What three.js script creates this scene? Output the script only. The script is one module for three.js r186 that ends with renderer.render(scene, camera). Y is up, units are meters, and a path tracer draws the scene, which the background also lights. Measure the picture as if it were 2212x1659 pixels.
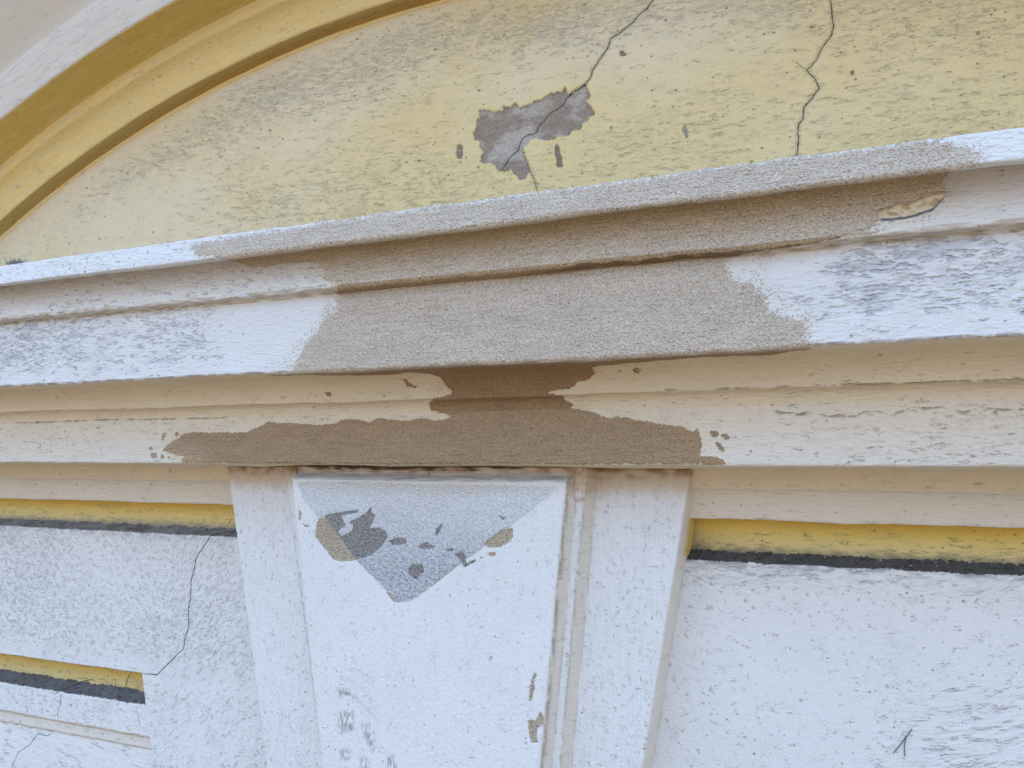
import * as THREE from 'three';
import { mergeGeometries } from 'three/addons/utils/BufferGeometryUtils.js';

// ------------------------------------------------------------------ camera, sky, sun, exposure
const scene = new THREE.Scene();
const camera = new THREE.PerspectiveCamera(53.07, 4 / 3, 0.02, 400);
camera.position.set(0, 0, 0.8);                       // metres; y = 0 is 1.9 m above the pavement
camera.up.set(0.03513015, 0.98866709, 0.14595638);
camera.lookAt(-0.37158794, 0.1484978, 0.8 - 0.91644466);
const renderer = new THREE.WebGLRenderer();
renderer.toneMapping = THREE.LinearToneMapping;
renderer.toneMappingExposure = 1.05;
renderer.shadowMap.enabled = true;
{
  // clear bright sky: pale at the horizon, bluer overhead, ground colour below the horizon
  const W = 256, H = 128, d = new Float32Array(W * H * 4);
  for (let j = 0; j < H; j++) {
    const e = ((j + 0.5) / H - 0.5) * Math.PI, t = Math.max(0, Math.sin(e));
    const k = Math.pow(t, 0.5);
    const c = e > 0 ? [1.28 - 0.52 * k, 1.50 - 0.33 * k, 1.83 + 0.06 * k] : [0.45, 0.38, 0.29];
    for (let i = 0; i < W; i++) { const o = (j * W + i) * 4; d[o] = c[0]; d[o + 1] = c[1]; d[o + 2] = c[2]; d[o + 3] = 1; }
  }
  const sky = new THREE.DataTexture(d, W, H, THREE.RGBAFormat, THREE.FloatType);
  sky.mapping = THREE.EquirectangularReflectionMapping; sky.magFilter = THREE.LinearFilter; sky.needsUpdate = true;
  scene.background = sky; scene.environment = sky;
}
const sun = new THREE.DirectionalLight(new THREE.Color().setRGB(1, 0.93, 0.82), 4.5);
sun.position.set(14, 40, -22); sun.target.position.set(0, 0, 0);
sun.castShadow = true;
Object.assign(sun.shadow.camera, { left: -12, right: 12, top: 12, bottom: -12, near: 1, far: 120 });
scene.add(sun, sun.target);

// ------------------------------------------------------------------ outlines of stains, repairs and cracks, measured on the wall (tenths of a millimetre)
const KEYS = [0.0,0.20445,0.20825,0.23187,0.23351,0.23951,0.2819,0.28373,0.28495,0.29465,0.29629,0.37429,0.37621,0.40272,0.43922,0.44124,0.45969,0.46071,0.51193,0.51363,0.57363,0.59544,0.59674,0.59782,0.62281,0.63115,0.63293,0.66243];
const M_FILLET = [-6141,2153,-6056,2142,-5256,2119,-4042,2090,-2458,2083,-1108,2084,-107,2085,494,2087,680,2084,834,2092,897,2121,999,2171,1071,2211,1088,2248,1096,2288,1052,2313,1021,2326,945,2386,889,2457,871,2513,896,2562,900,2598,862,2640,818,2683,681,2714,614,2722,452,2719,415,2763,331,2806,210,2813,186,2836,33,2848,-551,2918,-695,3017,-689,3030,-630,3165,-484,3208,-421,3296,-363,3344,-385,3441,-309,3468,-257,3520,-206,3482,-170,3553,-82,3544,-47,3629,-125,3692,-27,3739,-52,3797,-78,3864,-396,4012,-504,4005,-943,3963,-1242,4014,-1570,4058,-1896,4102,-1932,4118,-1936,4210,-1981,4270,-2097,4291,-2170,4354,-2354,4372,-2416,4395,-2273,4420,-2265,4511,-2187,4549,-2223,4597,-2073,4625,-1973,4651,-1842,4709,-1776,4687,-1647,4706,-1490,4739,-1335,4765,-1165,4784,-1074,4831,-1022,4793,-1007,4869,-993,4944,-1018,5051,-1005,5119,-3664,5128,-6972,5126,-7019,5110,-6989,5049,-7186,5010,-7337,4979,-7223,4897,-7070,4828,-6995,4778,-6711,4772,-6384,4779,-6187,4787,-6067,4780,-5950,4734,-5810,4679,-5531,4680,-5255,4696,-5119,4707,-4899,4702,-4771,4648,-4599,4652,-4470,4689,-4345,4648,-4263,4666,-4059,4680,-3899,4672,-3779,4659,-3660,4687,-3506,4664,-3486,4646,-3586,4610,-3720,4573,-3727,4504,-3626,4399,-3424,4380,-3422,4338,-3491,4273,-3497,4195,-3557,4156,-3649,4106,-3838,4029,-4029,4090,-4422,4007,-4938,3910,-5443,3860,-5143,3756,-4964,3720,-4970,3643,-4913,3556,-4856,3471,-4780,3387,-4679,3359,-4686,3260,-4546,3174,-4488,3125,-4507,3017,-4505,2906,-4429,2836,-4357,2801,-4521,2768,-4600,2728,-4564,2680,-4574,2620,-4602,2554,-4863,2533,-5088,2524,-5272,2543,-5433,2518,-5570,2457,-5628,2338,-5791,2289,-5890,2284,-5959,2283,-6003,2235];
const SPLATS = [[-7545,4935,-7488,4932,-7472,4969,-7529,4972],[-7502,5006,-7420,5003,-7395,5062,-7463,5074,-7507,5043],[-7345,5028,-7293,5025,-7293,5074,-7341,5074],[-7243,5043,-7191,5052,-7203,5089],[-7326,4774,-7266,4768,-7290,4817,-7319,4866,-7349,4847],[-7150,4770,-7087,4758,-7084,4801,-7123,4807],[-926,4829,-886,4820,-838,4843,-854,4879,-909,4883],[-838,4855,-777,4853,-749,4894,-789,4907],[-877,4911,-840,4934,-791,5002,-819,5010,-867,4961],[-1013,5051,-891,5051,-814,5080,-783,5121,-1001,5122],[-4956,4297,-4856,4289,-4827,4329,-4856,4361,-4914,4349],[-3955,4183,-3900,4179,-3875,4235,-3795,4267,-3831,4296,-3932,4281],[-5170,4290,-5100,4304,-5110,4326],[-4245,4347,-4184,4343,-4191,4375,-4234,4374],[-1569,4162,-1520,4149,-1484,4183,-1510,4225,-1568,4222]];
const SMEAR = [[-5800,2658,-5735,2628,-5671,2647,-5698,2704,-5785,2713],[-5631,2623,-5537,2593,-5458,2606,-5429,2708,-5482,2749,-5630,2699],[-1013,2988,-699,3014,-762,3083,-929,3067]];
const CHIP = [452,2715,448,2670,499,2644,626,2615,681,2622,816,2578,896,2569,900,2598,862,2640,818,2683,681,2714,614,2722];
const HAIR = [[-385,4664,-281,4678,-198,4682,-203,4701,-96,4682,-77,4706,15,4701,24,4719,164,4713,183,4718,261,4724,341,4687,437,4693,549,4729,569,4709,683,4665,831,4672,940,4659,1045,4712,1171,4664,1326,4688,1463,4687],[-1290,4399,-1063,4393,-626,4399,-311,4400,-7,4402,382,4409,755,4410,1111,4406,1452,4407],[-343,4663,-406,4653,-512,4662],[152,5137,228,5079,315,5089,326,5058,421,5064],[955,5084,992,5057,1098,5055],[-8511,3757,-8437,3719,-8436,3760],[-10238,4610,-9262,4613,-8265,4597,-7248,4606,-6328,4614]];
const PATCH = [-3765,4716,-3665,4706,-3578,4658,-3499,4668,-3450,4647,-3440,4735,-3396,4685,-3342,4688,-3289,4734,-3227,4655,-3144,4669,-3068,4685,-3062,4708,-2969,4702,-2928,4730,-2853,4751,-2842,4778,-2824,4752,-2761,4763,-2692,4768,-2664,4827,-2635,4769,-2629,4709,-2612,4700,-2544,4740,-2460,4781,-2393,4809,-2387,4756,-2359,4676,-2358,4607,-2403,4592,-2341,4506,-2319,4462,-2285,4422,-2296,4390,-2362,4385,-2378,4325,-2450,4303,-2444,4256,-2472,4233,-2561,4248,-2606,4192,-2662,4190,-2741,4192,-2804,4167,-2833,4178,-2902,4183,-3018,4231,-3076,4218,-3128,4144,-3163,4156,-3167,4087,-3118,3963,-3105,3892,-3081,3842,-3086,3809,-3126,3780,-3137,3735,-3213,3735,-3255,3798,-3316,3865,-3334,3891,-3352,3859,-3406,3872,-3472,3876,-3515,3941,-3535,3985,-3608,4014,-3663,3998,-3719,4042,-3721,4102,-3680,4155,-3743,4219,-3740,4308,-3802,4324,-3837,4432,-3794,4449,-3792,4593,-3749,4598];
const TCHIPS = [[-4046,4297,-4009,4315,-3963,4265,-3973,4213,-3960,4175,-3976,4111,-4040,4127,-4059,4202],[-4005,4097,-3981,4082,-3986,4035,-4003,4055],[-2774,4082,-2752,4125,-2723,4074,-2710,3992,-2681,3931,-2686,3875,-2663,3821,-2731,3819,-2759,3858,-2749,3907,-2772,3979],[-1306,4041,-1268,4104,-1242,4020,-1243,3961,-1252,3914,-1270,3966],[-2009,5125,-1969,5127,-1910,5051,-1989,5057],[401,4389,437,4410,428,4346,403,4355],[430,4318,458,4303,452,4277,432,4290],[-154,4025,-133,4033,-137,3996]];
const TCRACK = [[-3472,3876,-3413,3938,-3356,4034,-3286,4088,-3239,4121,-3228,4166,-3195,4254,-3160,4278,-3095,4296,-3066,4286,-3008,4317,-2986,4383,-2906,4451,-2838,4520,-2758,4553,-2667,4618,-2645,4672,-2544,4734,-2443,4778,-2371,4828,-2333,4890,-2327,4946,-2283,4995,-2240,5067,-2150,5176,-2100,5303,-1960,5368,-1841,5447,-1781,5518,-1683,5580,-1615,5669,-1565,5785],[-3239,4121,-3179,4083,-3136,3977,-3105,3892,-3081,3842,-3050,3769,-3008,3672,-2977,3537],[241,5338,243,5221,249,5104,261,4919,233,4811,140,4707,86,4585,-13,4481,63,4372,100,4261,23,4163,-54,4073,-69,3954,-108,3905,-123,3795,-113,3756,-145,3521],[-13,4481,-80,4562,-161,4636]];
const LCRACK = [[-7026,-498,-7243,-499,-7423,-541,-7503,-663,-7645,-846,-7656,-977,-7687,-1120,-7677,-1353,-7693,-1494,-7662,-1723,-7714,-1866,-7725,-1993,-7873,-2121,-8001,-2237,-8130,-2353,-8385,-2363],[-9831,-2761,-9827,-2901,-9858,-3050,-9819,-3117],[-8436,-2789,-8399,-2900,-8334,-3029]];
const LCRACKY = [[-8792,-2414,-8862,-2522,-8878,-2607,-8913,-2652],[-9484,-2589,-9689,-2640,-9821,-2715,-9952,-2803],[-7239,-324,-7306,-423]];
const LCRACKP = [[-10019,-3325,-10137,-3389,-10322,-3387,-10447,-3539,-10652,-3666,-10710,-3773,-10779,-3929]];
const TRI = [-5548,155,-2367,135,-3849,-961,-4002,-1063,-4161,-1082,-4354,-928,-4577,-762,-5205,-248,-5427,-41];
const TRIV = [-5538,25,-4160,-1092,-2367,135];
const KCHIPG = [[-5106,-209,-4932,-173,-4712,-143,-4734,-178,-4930,-215,-4849,-316,-4944,-381,-4890,-441,-4771,-375,-4763,-303,-4826,-284,-4683,-218,-4613,-165,-4567,-112,-4551,-184,-4502,-193,-4534,-275,-4566,-337,-4471,-328,-4374,-361,-4340,-420,-4400,-523,-4514,-618,-4608,-653,-4703,-677,-4808,-560,-4967,-402,-5127,-273],[-4321,-459,-4241,-426,-4112,-441,-4121,-491,-4283,-508],[-3971,-514,-3872,-451,-3757,-505,-3890,-536],[-3634,-519,-3547,-506,-3535,-528,-3607,-541],[-3523,-562,-3437,-530,-3392,-575,-3379,-651,-3284,-599,-3273,-627,-3399,-690,-3433,-635],[-4074,-745,-4019,-693,-3895,-687,-3863,-753,-3967,-846,-4048,-802],[-3054,-153,-2970,-179,-2990,-213],[-3773,-389,-3765,-320,-3689,-258,-3698,-308,-3740,-387]];
const KCHIPT = [[-5192,-254,-5104,-240,-4967,-402,-4808,-560,-4679,-680,-4848,-705,-4973,-691,-5053,-612,-5229,-454,-5225,-328],[-3194,-443,-3008,-303,-2884,-280,-2878,-364,-2922,-422,-3025,-474,-3150,-479],[-3264,-569,-3200,-585,-3210,-597],[-3159,-536,-3065,-522,-3054,-550,-3116,-568],[-5472,-145,-5428,-207,-5447,-293,-5313,-352,-5365,-354,-5462,-272],[-2624,-1628,-2598,-1661,-2633,-1691,-2622,-1777,-2658,-1895,-2682,-1889,-2670,-1782,-2653,-1693],[-2560,-1970,-2526,-2027,-2532,-2097,-2586,-2120,-2594,-2207,-2574,-2256,-2641,-2265,-2672,-2183,-2684,-2063,-2606,-2062],[-4305,-984,-4257,-1001,-4161,-1082,-4218,-1076]];
const SMUDGE = [[-4859,-2027,-4716,-2002,-4582,-2073,-4615,-2106,-4806,-2089],[-4808,-2243,-4620,-2211,-4608,-2409,-4795,-2442],[-4508,-2321,-4415,-2329,-4323,-2541,-4354,-2591,-4477,-2449],[-4761,-2599,-4644,-2574,-4637,-2695,-4742,-2710],[-4517,-2641,-4420,-2646,-4385,-2771,-4499,-2787],[-4206,-2599,-4107,-2576,-4072,-2726,-4187,-2743]];
const FINGER = [[-4819,-1896,-4674,-1911,-4505,-1979,-4405,-2101],[-4729,-1809,-4539,-1810,-4394,-1891],[-4593,-2084,-4471,-2166,-4327,-2262]];
const BRISTLE = [[648,-1925,594,-2004,491,-2147],[600,-1988,580,-2071,579,-2163]];
const PROFILE = [["L",0.279,-0.004],["L",0.2655,0.2],["L",0.264,0.2035],["L",0.2405,0.2058],["L",0.2395,0.2045],["L",0.2392,0.1985],["A",0.2068,0.1775,0.2068,0.1985],["L",0.205,0.1772],["L",0.2043,0.1762],["L",0.204,0.1665],["L",0.203,0.1652],["L",0.125,0.165],["L",0.1238,0.1635],["L",0.1245,0.137],["A",0.101,0.114,0.101,0.137],["L",0.099,0.1137],["A",0.0872,0.102,0.0872,0.1137],["L",0.0862,0.1018],["L",0.035,0.1002],["L",0.0338,0.099],["L",0.0333,0.039],["A",0.016,0.029,0.016,0.039],["L",0.0148,0.0285],["L",0.0144,0.0275],["A",-0.005,0.0155,-0.005,0.0275],["L",-0.0133,0.0146],["L",-0.0147,0.0135],["L",-0.0146,-0.016]];
// ------------------------------------------------------------------ noise
const PERM = new Uint8Array(512);
{ let s = 90210; const rnd = () => (s = (s * 1664525 + 1013904223) >>> 0) / 4294967296;
  const p = [...Array(256).keys()]; for (let i = 255; i > 0; i--) { const j = Math.floor(rnd() * (i + 1)); [p[i], p[j]] = [p[j], p[i]]; }
  for (let i = 0; i < 512; i++) PERM[i] = p[i & 255]; }
const GX = [], GY = []; for (let i = 0; i < 16; i++) { GX.push(Math.cos(i * Math.PI / 8)); GY.push(Math.sin(i * Math.PI / 8)); }
function noise(x, y) {
  const xi = Math.floor(x), yi = Math.floor(y), fx = x - xi, fy = y - yi, X = xi & 255, Y = yi & 255;
  const u = fx * fx * fx * (fx * (fx * 6 - 15) + 10), v = fy * fy * fy * (fy * (fy * 6 - 15) + 10);
  const A = PERM[X] + Y, B = PERM[X + 1] + Y;
  const a = PERM[A] & 15, b = PERM[B] & 15, c = PERM[A + 1] & 15, d = PERM[B + 1] & 15;
  const n0 = GX[a] * fx + GY[a] * fy, n1 = GX[b] * (fx - 1) + GY[b] * fy, n2 = GX[c] * fx + GY[c] * (fy - 1), n3 = GX[d] * (fx - 1) + GY[d] * (fy - 1);
  const p = n0 + (n1 - n0) * u, q = n2 + (n3 - n2) * u;
  return 1.5 * (p + (q - p) * v);
}
const fbm = (x, y, n = 3) => { let a = 1, s = 0, t = 0; for (let i = 0; i < n; i++) { s += a * noise(x, y); t += a; a *= 0.5; x = x * 2.03 + 17.3; y = y * 2.03 - 9.1; } return s / t; };
const hash = (i, j) => { let h = (i * 374761393 + j * 668265263) | 0; h = Math.imul(h ^ (h >>> 13), 1274126177); return ((h ^ (h >>> 16)) >>> 0) / 4294967296; };
const sst = (a, b, x) => { const t = Math.min(1, Math.max(0, (x - a) / (b - a))); return t * t * (3 - 2 * t); };
const lerp = (a, b, t) => a + (b - a) * t;
// sparse round pits: 0..1
function pits(x, y, cell, prob, rad) {
  const i = Math.floor(x / cell), j = Math.floor(y / cell); if (hash(i, j) > prob) return 0;
  const m = 0.25, cx = (i + m + (1 - 2 * m) * hash(i + 91, j)) * cell, cy = (j + m + (1 - 2 * m) * hash(i, j + 57)) * cell, r = rad * (0.25 + 1.1 * hash(i + 7, j + 3) ** 2.5);
  return 1 - sst(r * 0.55, r, Math.hypot(x - cx, (y - cy) * 1.2) * (1 + 0.35 * noise(x * 900, y * 900)));
}
// torn marks of a dragged trowel: thin, irregular, longer along the stroke than across
function flecks(x, y, sx, sy, dens) {
  if (dens <= 0.01) return 0;
  // dark under each ridge lip, fading upward: its shade and dirt painted in, broken into short runs; more runs where the surface is rougher
  const w = 0.0022 * noise(x * 70, y * 70) + 0.0008 * noise(x * 260, y * 260), n = fbm(x * sx * 0.8 + 31, (y + w) * sy * 0.8, 3) * 1.25;
  const lip = sst(0.0, 0.07, n) * (1 - 0.9 * sst(0.08, 0.42, n)), run = fbm(x * sx * 0.6 - 7, y * sy * 0.42 + 3, 3), th = 0.42 - 1.15 * dens;
  const n2 = fbm(x * sx * 1.9 + 11, (y + 0.5 * w) * sy * 1.5 + 5, 2), cav = sst(0.02, 0.5, n2) * sst(th - 0.25, th + 0.30, fbm(x * sx * 0.22 + 77, y * sy * 0.16, 2));
  return Math.min(1, Math.max(lip * sst(th - 0.16, th + 0.24, run), 0.62 * cav) * (0.8 + 0.4 * noise(x * 500, y * 500)));
}

// rough-cast relief: overlapping lips drawn out along the stroke, in metres
function relief(x, y, sx, sy) { const a = fbm(x * sx + 0.6 * noise(x * 40, y * 40), y * sy + 1.2 * noise(x * 30, y * 30), 2), r = 1 - Math.abs(noise(x * sx * 0.7 + 13, y * sy * 0.7)); return 0.0007 * a + 0.0005 * (r * r - 0.5); }
// ------------------------------------------------------------------ painted layers: colour, fine relief (bump) and coarse relief (mesh)
const poly = (a) => { const r = []; for (let i = 0; i < a.length; i += 2) r.push([a[i] / 1e4, a[i + 1] / 1e4]); return r; };
class Layer {
  constructor(W, H, x0, x1, y0, y1) { Object.assign(this, { W, H, x0, x1, y0, y1, dx: (x1 - x0) / W, dy: (y1 - y0) / H }); this.low = new Float32Array(W * H); }
  X(i) { return this.x0 + (i + 0.5) * this.dx; }
  Y(j) { return this.y0 + (j + 0.5) * this.dy; }
  field(polys, blur) {                                  // filled outlines, softened over `blur` metres
    const { W, H } = this; let f = new Float32Array(W * H);
    for (const P of polys) for (let j = 0; j < H; j++) {
      const y = this.Y(j), xs = [];
      for (let k = 0; k < P.length; k++) { const [ax, ay] = P[k], [bx, by] = P[(k + 1) % P.length]; if ((ay > y) !== (by > y)) xs.push(ax + (y - ay) / (by - ay) * (bx - ax)); }
      xs.sort((a, b) => a - b);
      for (let k = 0; k + 1 < xs.length; k += 2) { const a = Math.max(0, Math.ceil((xs[k] - this.x0) / this.dx - 0.5)), b = Math.min(W - 1, Math.floor((xs[k + 1] - this.x0) / this.dx - 0.5)); for (let i = a; i <= b; i++) f[j * W + i] = 1; }
    }
    const rx = Math.round(blur / this.dx), ry = Math.round(blur / this.dy);
    for (let pass = 0; pass < 2; pass++) { f = box(f, W, H, 1, W, rx); f = box(f, H, W, W, 1, ry); }
    return f;
  }
  dist(lines, most) {                                   // distance to poly-lines
    const { W, H } = this, f = new Float32Array(W * H).fill(most);
    for (const P of lines) for (let k = 0; k + 1 < P.length; k++) {
      const [ax, ay] = P[k], [bx, by] = P[k + 1], L = (bx - ax) ** 2 + (by - ay) ** 2 || 1e-12;
      const i0 = Math.max(0, Math.floor((Math.min(ax, bx) - most - this.x0) / this.dx)), i1 = Math.min(W - 1, Math.ceil((Math.max(ax, bx) + most - this.x0) / this.dx));
      const j0 = Math.max(0, Math.floor((Math.min(ay, by) - most - this.y0) / this.dy)), j1 = Math.min(H - 1, Math.ceil((Math.max(ay, by) + most - this.y0) / this.dy));
      for (let j = j0; j <= j1; j++) for (let i = i0; i <= i1; i++) {
        const x = this.X(i), y = this.Y(j), t = Math.min(1, Math.max(0, ((x - ax) * (bx - ax) + (y - ay) * (by - ay)) / L)), d = Math.hypot(x - ax - t * (bx - ax), y - ay - t * (by - ay));
        if (d < f[j * W + i]) f[j * W + i] = d;
      }
    }
    return f;
  }
  paint(fn, mirrored = false) {
    const { W, H } = this, col = new Uint8Array(W * H * 4), bmp = new Uint8Array(W * H * 4), o = { c: [0, 0, 0], h: 0, low: 0 };
    const enc = (v) => Math.max(0, Math.min(255, Math.round(255 * (v <= 0.0031308 ? v * 12.92 : 1.055 * Math.pow(v, 1 / 2.4) - 0.055))));
    for (let j = 0, k = 0; j < H; j++) for (let i = 0; i < W; i++, k++) {
      o.h = 0; o.low = 0; fn(o, this.X(i), this.Y(j), k);
      const q = k * 4; col[q] = enc(o.c[0]); col[q + 1] = enc(o.c[1]); col[q + 2] = enc(o.c[2]); col[q + 3] = 255;
      const b = Math.max(0, Math.min(255, Math.round(127.5 + o.h / 0.004 * 255))); bmp[q] = bmp[q + 1] = bmp[q + 2] = b; bmp[q + 3] = 255;
      this.low[k] = o.low;
    }
    const tex = (d, srgb) => { const t = new THREE.DataTexture(d, W, H); t.magFilter = THREE.LinearFilter; t.wrapS = t.wrapT = mirrored ? THREE.MirroredRepeatWrapping : THREE.ClampToEdgeWrapping; if (srgb) t.colorSpace = THREE.SRGBColorSpace; t.needsUpdate = true; return t; };
    this.material = new THREE.MeshStandardMaterial({ map: tex(col, true), bumpMap: tex(bmp, false), bumpScale: 0.013, roughness: 0.93 });
  }
  at(f, x, y) {
    const a = Math.min(this.W - 1.001, Math.max(0, (x - this.x0) / this.dx - 0.5)), b = Math.min(this.H - 1.001, Math.max(0, (y - this.y0) / this.dy - 0.5)), i = Math.floor(a), j = Math.floor(b), k = j * this.W + i;
    return lerp(lerp(f[k], f[k + 1], a - i), lerp(f[k + this.W], f[k + this.W + 1], a - i), b - j);
  }
  uv(x, y) { return [(x - this.x0) / (this.x1 - this.x0), (y - this.y0) / (this.y1 - this.y0)]; }
}
function box(f, n, m, sn, sm, r) {
  if (r < 1) return f; const g = new Float32Array(f.length), w = 2 * r + 1;
  for (let q = 0; q < m; q++) { let s = 0; const o = q * sm, v = (i) => f[o + Math.min(n - 1, Math.max(0, i)) * sn]; for (let i = -r; i <= r; i++) s += v(i); for (let i = 0; i < n; i++) { g[o + i * sn] = s / w; s += v(i + r + 1) - v(i - r); } }
  return g;
}

// ------------------------------------------------------------------ things, parts and meshes
const used = new Map();
function numbered(n) { const k = used.get(n) || 0; used.set(n, k + 1); return k ? n + '_' + String(k).padStart(3, '0') : n; }
function thing(name, label, category, group) { const g = new THREE.Group(); g.name = numbered(name); g.userData = { label, category }; if (group) g.userData.group = group; scene.add(g); return g; }
function part(name, geometry, material, parent, label) {
  const m = new THREE.Mesh(geometry, material); m.name = name; m.castShadow = m.receiveShadow = true; if (label) m.userData.label = label; parent.add(m); return m;
}
// a grid of points, pushed out along its normals by the layer's coarse relief, cut into several meshes by class
function sheet({ cols, rows, point, layer, coord, classOf, classes, parent, material, lift = 1 }) {
  const n = cols.length, m = rows.length, P = new Float32Array(n * m * 3), UV = new Float32Array(n * m * 2), C = new Float32Array(n * m * 2);
  for (let j = 0, k = 0; j < m; j++) for (let i = 0; i < n; i++, k++) {
    const p = point(cols[i], rows[j]), c = coord ? coord(cols[i], rows[j], p) : [p[0], p[1]];
    P.set(p, k * 3); C.set(c, k * 2); UV.set(layer.uv(c[0], c[1]), k * 2);
  }
  const idx = new Uint32Array((n - 1) * (m - 1) * 6); let q = 0;
  for (let j = 0; j < m - 1; j++) for (let i = 0; i < n - 1; i++) { const a = j * n + i, b = a + n; idx[q++] = a; idx[q++] = b; idx[q++] = a + 1; idx[q++] = a + 1; idx[q++] = b; idx[q++] = b + 1; }
  const full = new THREE.BufferGeometry(); full.setAttribute('position', new THREE.BufferAttribute(P, 3)); full.setIndex(new THREE.BufferAttribute(idx, 1)); full.computeVertexNormals();
  if (lift) {
    const N = full.attributes.normal.array;
    for (let k = 0; k < n * m; k++) { const h = layer.at(layer.low, C[k * 2], C[k * 2 + 1]) * lift; P[k * 3] += N[k * 3] * h; P[k * 3 + 1] += N[k * 3 + 1] * h; P[k * 3 + 2] += N[k * 3 + 2] * h; }
    full.computeVertexNormals();
  }
  const N = full.attributes.normal.array, bins = new Map();
  for (let j = 0; j < m - 1; j++) for (let i = 0; i < n - 1; i++) {
    const a = j * n + i, c = classOf ? classOf((C[a * 2] + C[(a + n + 1) * 2]) / 2, (C[a * 2 + 1] + C[(a + n + 1) * 2 + 1]) / 2, (cols[i] + cols[i + 1]) / 2, (rows[j] + rows[j + 1]) / 2) : 0;
    if (c === null) continue; if (!bins.has(c)) bins.set(c, []); bins.get(c).push(a);
  }
  const out = {};
  for (const [c, cells] of bins) {
    const map = new Int32Array(n * m).fill(-1), list = [], ix = new Uint32Array(cells.length * 6); let t = 0;
    const v = (k) => { if (map[k] < 0) { map[k] = list.length; list.push(k); } return map[k]; };
    for (const a of cells) { const A = v(a), B = v(a + n), D = v(a + 1), E = v(a + n + 1); ix[t++] = A; ix[t++] = B; ix[t++] = D; ix[t++] = D; ix[t++] = B; ix[t++] = E; }
    const g = new THREE.BufferGeometry(), p = new Float32Array(list.length * 3), nn = new Float32Array(list.length * 3), uv = new Float32Array(list.length * 2);
    list.forEach((k, r) => { for (let d = 0; d < 3; d++) { p[r * 3 + d] = P[k * 3 + d]; nn[r * 3 + d] = N[k * 3 + d]; } uv[r * 2] = UV[k * 2]; uv[r * 2 + 1] = UV[k * 2 + 1]; });
    g.setAttribute('position', new THREE.BufferAttribute(p, 3)); g.setAttribute('normal', new THREE.BufferAttribute(nn, 3)); g.setAttribute('uv', new THREE.BufferAttribute(uv, 2)); g.setIndex(new THREE.BufferAttribute(ix, 1));
    const [name, label] = classes[c]; out[c] = part(name, g, material || layer.material, parent, label);
  }
  return out;
}
const pingpong = (x, from, span) => { const q = Math.abs(x - from) / span, r = q % 2; return from + span * (r > 1 ? 2 - r : r); };
const range = (a, b, step) => { const n = Math.max(1, Math.round(Math.abs(b - a) / step)), r = []; for (let i = 0; i <= n; i++) r.push(a + (b - a) * i / n); return r; };
const steps = (marks, step) => { const r = [marks[0]]; for (let i = 1; i < marks.length; i++) r.push(...range(marks[i - 1], marks[i], step).slice(1)); return r; };
// a crack: a dark ribbon, its depth shade painted in, with an uneven width that follows the surface
const crackMaterial = new THREE.MeshStandardMaterial({ color: new THREE.Color().setRGB(0.045, 0.042, 0.038), roughness: 1 });
function crack(line, width, surfaceZ, parent, name = 'crack', taper = 0.3) {
  const pts = []; let L = 0;
  for (let i = 0; i + 1 < line.length; i++) { const n = Math.max(1, Math.ceil(Math.hypot(line[i + 1][0] - line[i][0], line[i + 1][1] - line[i][1]) / 0.0012)); for (let k = 0; k < n; k++) pts.push([lerp(line[i][0], line[i + 1][0], k / n), lerp(line[i][1], line[i + 1][1], k / n)]); }
  pts.push(line[line.length - 1]);
  const n = pts.length, p = [], ix = [];
  pts.forEach((a, i) => {
    const b = pts[Math.min(n - 1, i + 1)], c = pts[Math.max(0, i - 1)], dx = b[0] - c[0], dy = b[1] - c[1], l = Math.hypot(dx, dy) || 1;
    const j = 0.0006 * noise(a[0] * 330, a[1] * 330), e = Math.min(1, i / 6, (n - 1 - i) / 6), w = width * (taper + (1 - taper) * e) * (0.62 + 0.55 * Math.abs(noise(a[0] * 140 + 5, a[1] * 140))) / 2;
    for (const s of [-1, 1]) { const x = a[0] - dy / l * (s * w + j), y = a[1] + dx / l * (s * w + j); p.push(x, y, surfaceZ(x, y) + 0.00025); }
    if (i) { const k = i * 2; ix.push(k - 2, k, k - 1, k - 1, k, k + 1); }
  });
  const g = new THREE.BufferGeometry(); g.setAttribute('position', new THREE.Float32BufferAttribute(p, 3)); g.setIndex(ix); g.computeVertexNormals();
  return part(name, g, crackMaterial, parent);
}
const bound = (P, m = 0.001) => { const b = [1e9, -1e9, 1e9, -1e9]; for (const [x, y] of P) { b[0] = Math.min(b[0], x - m); b[1] = Math.max(b[1], x + m); b[2] = Math.min(b[2], y - m); b[3] = Math.max(b[3], y + m); } return b; };
const inBox = (b, x, y) => x > b[0] && x < b[1] && y > b[2] && y < b[3];
const set = (c, r, g, b) => { c[0] = r; c[1] = g; c[2] = b; };
const blend = (c, r, g, b, t) => { c[0] += (r - c[0]) * t; c[1] += (g - c[1]) * t; c[2] += (b - c[2]) * t; };
const mul = (c, r, g = r, b = r) => { c[0] *= r; c[1] *= g; c[2] *= b; };
const white = (c, x, y) => { const m = 1 + 0.035 * fbm(x * 11, y * 11, 3) + 0.02 * noise(x * 160, y * 160); set(c, 0.80 * m, 0.792 * m, 0.77 * m); };
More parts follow.
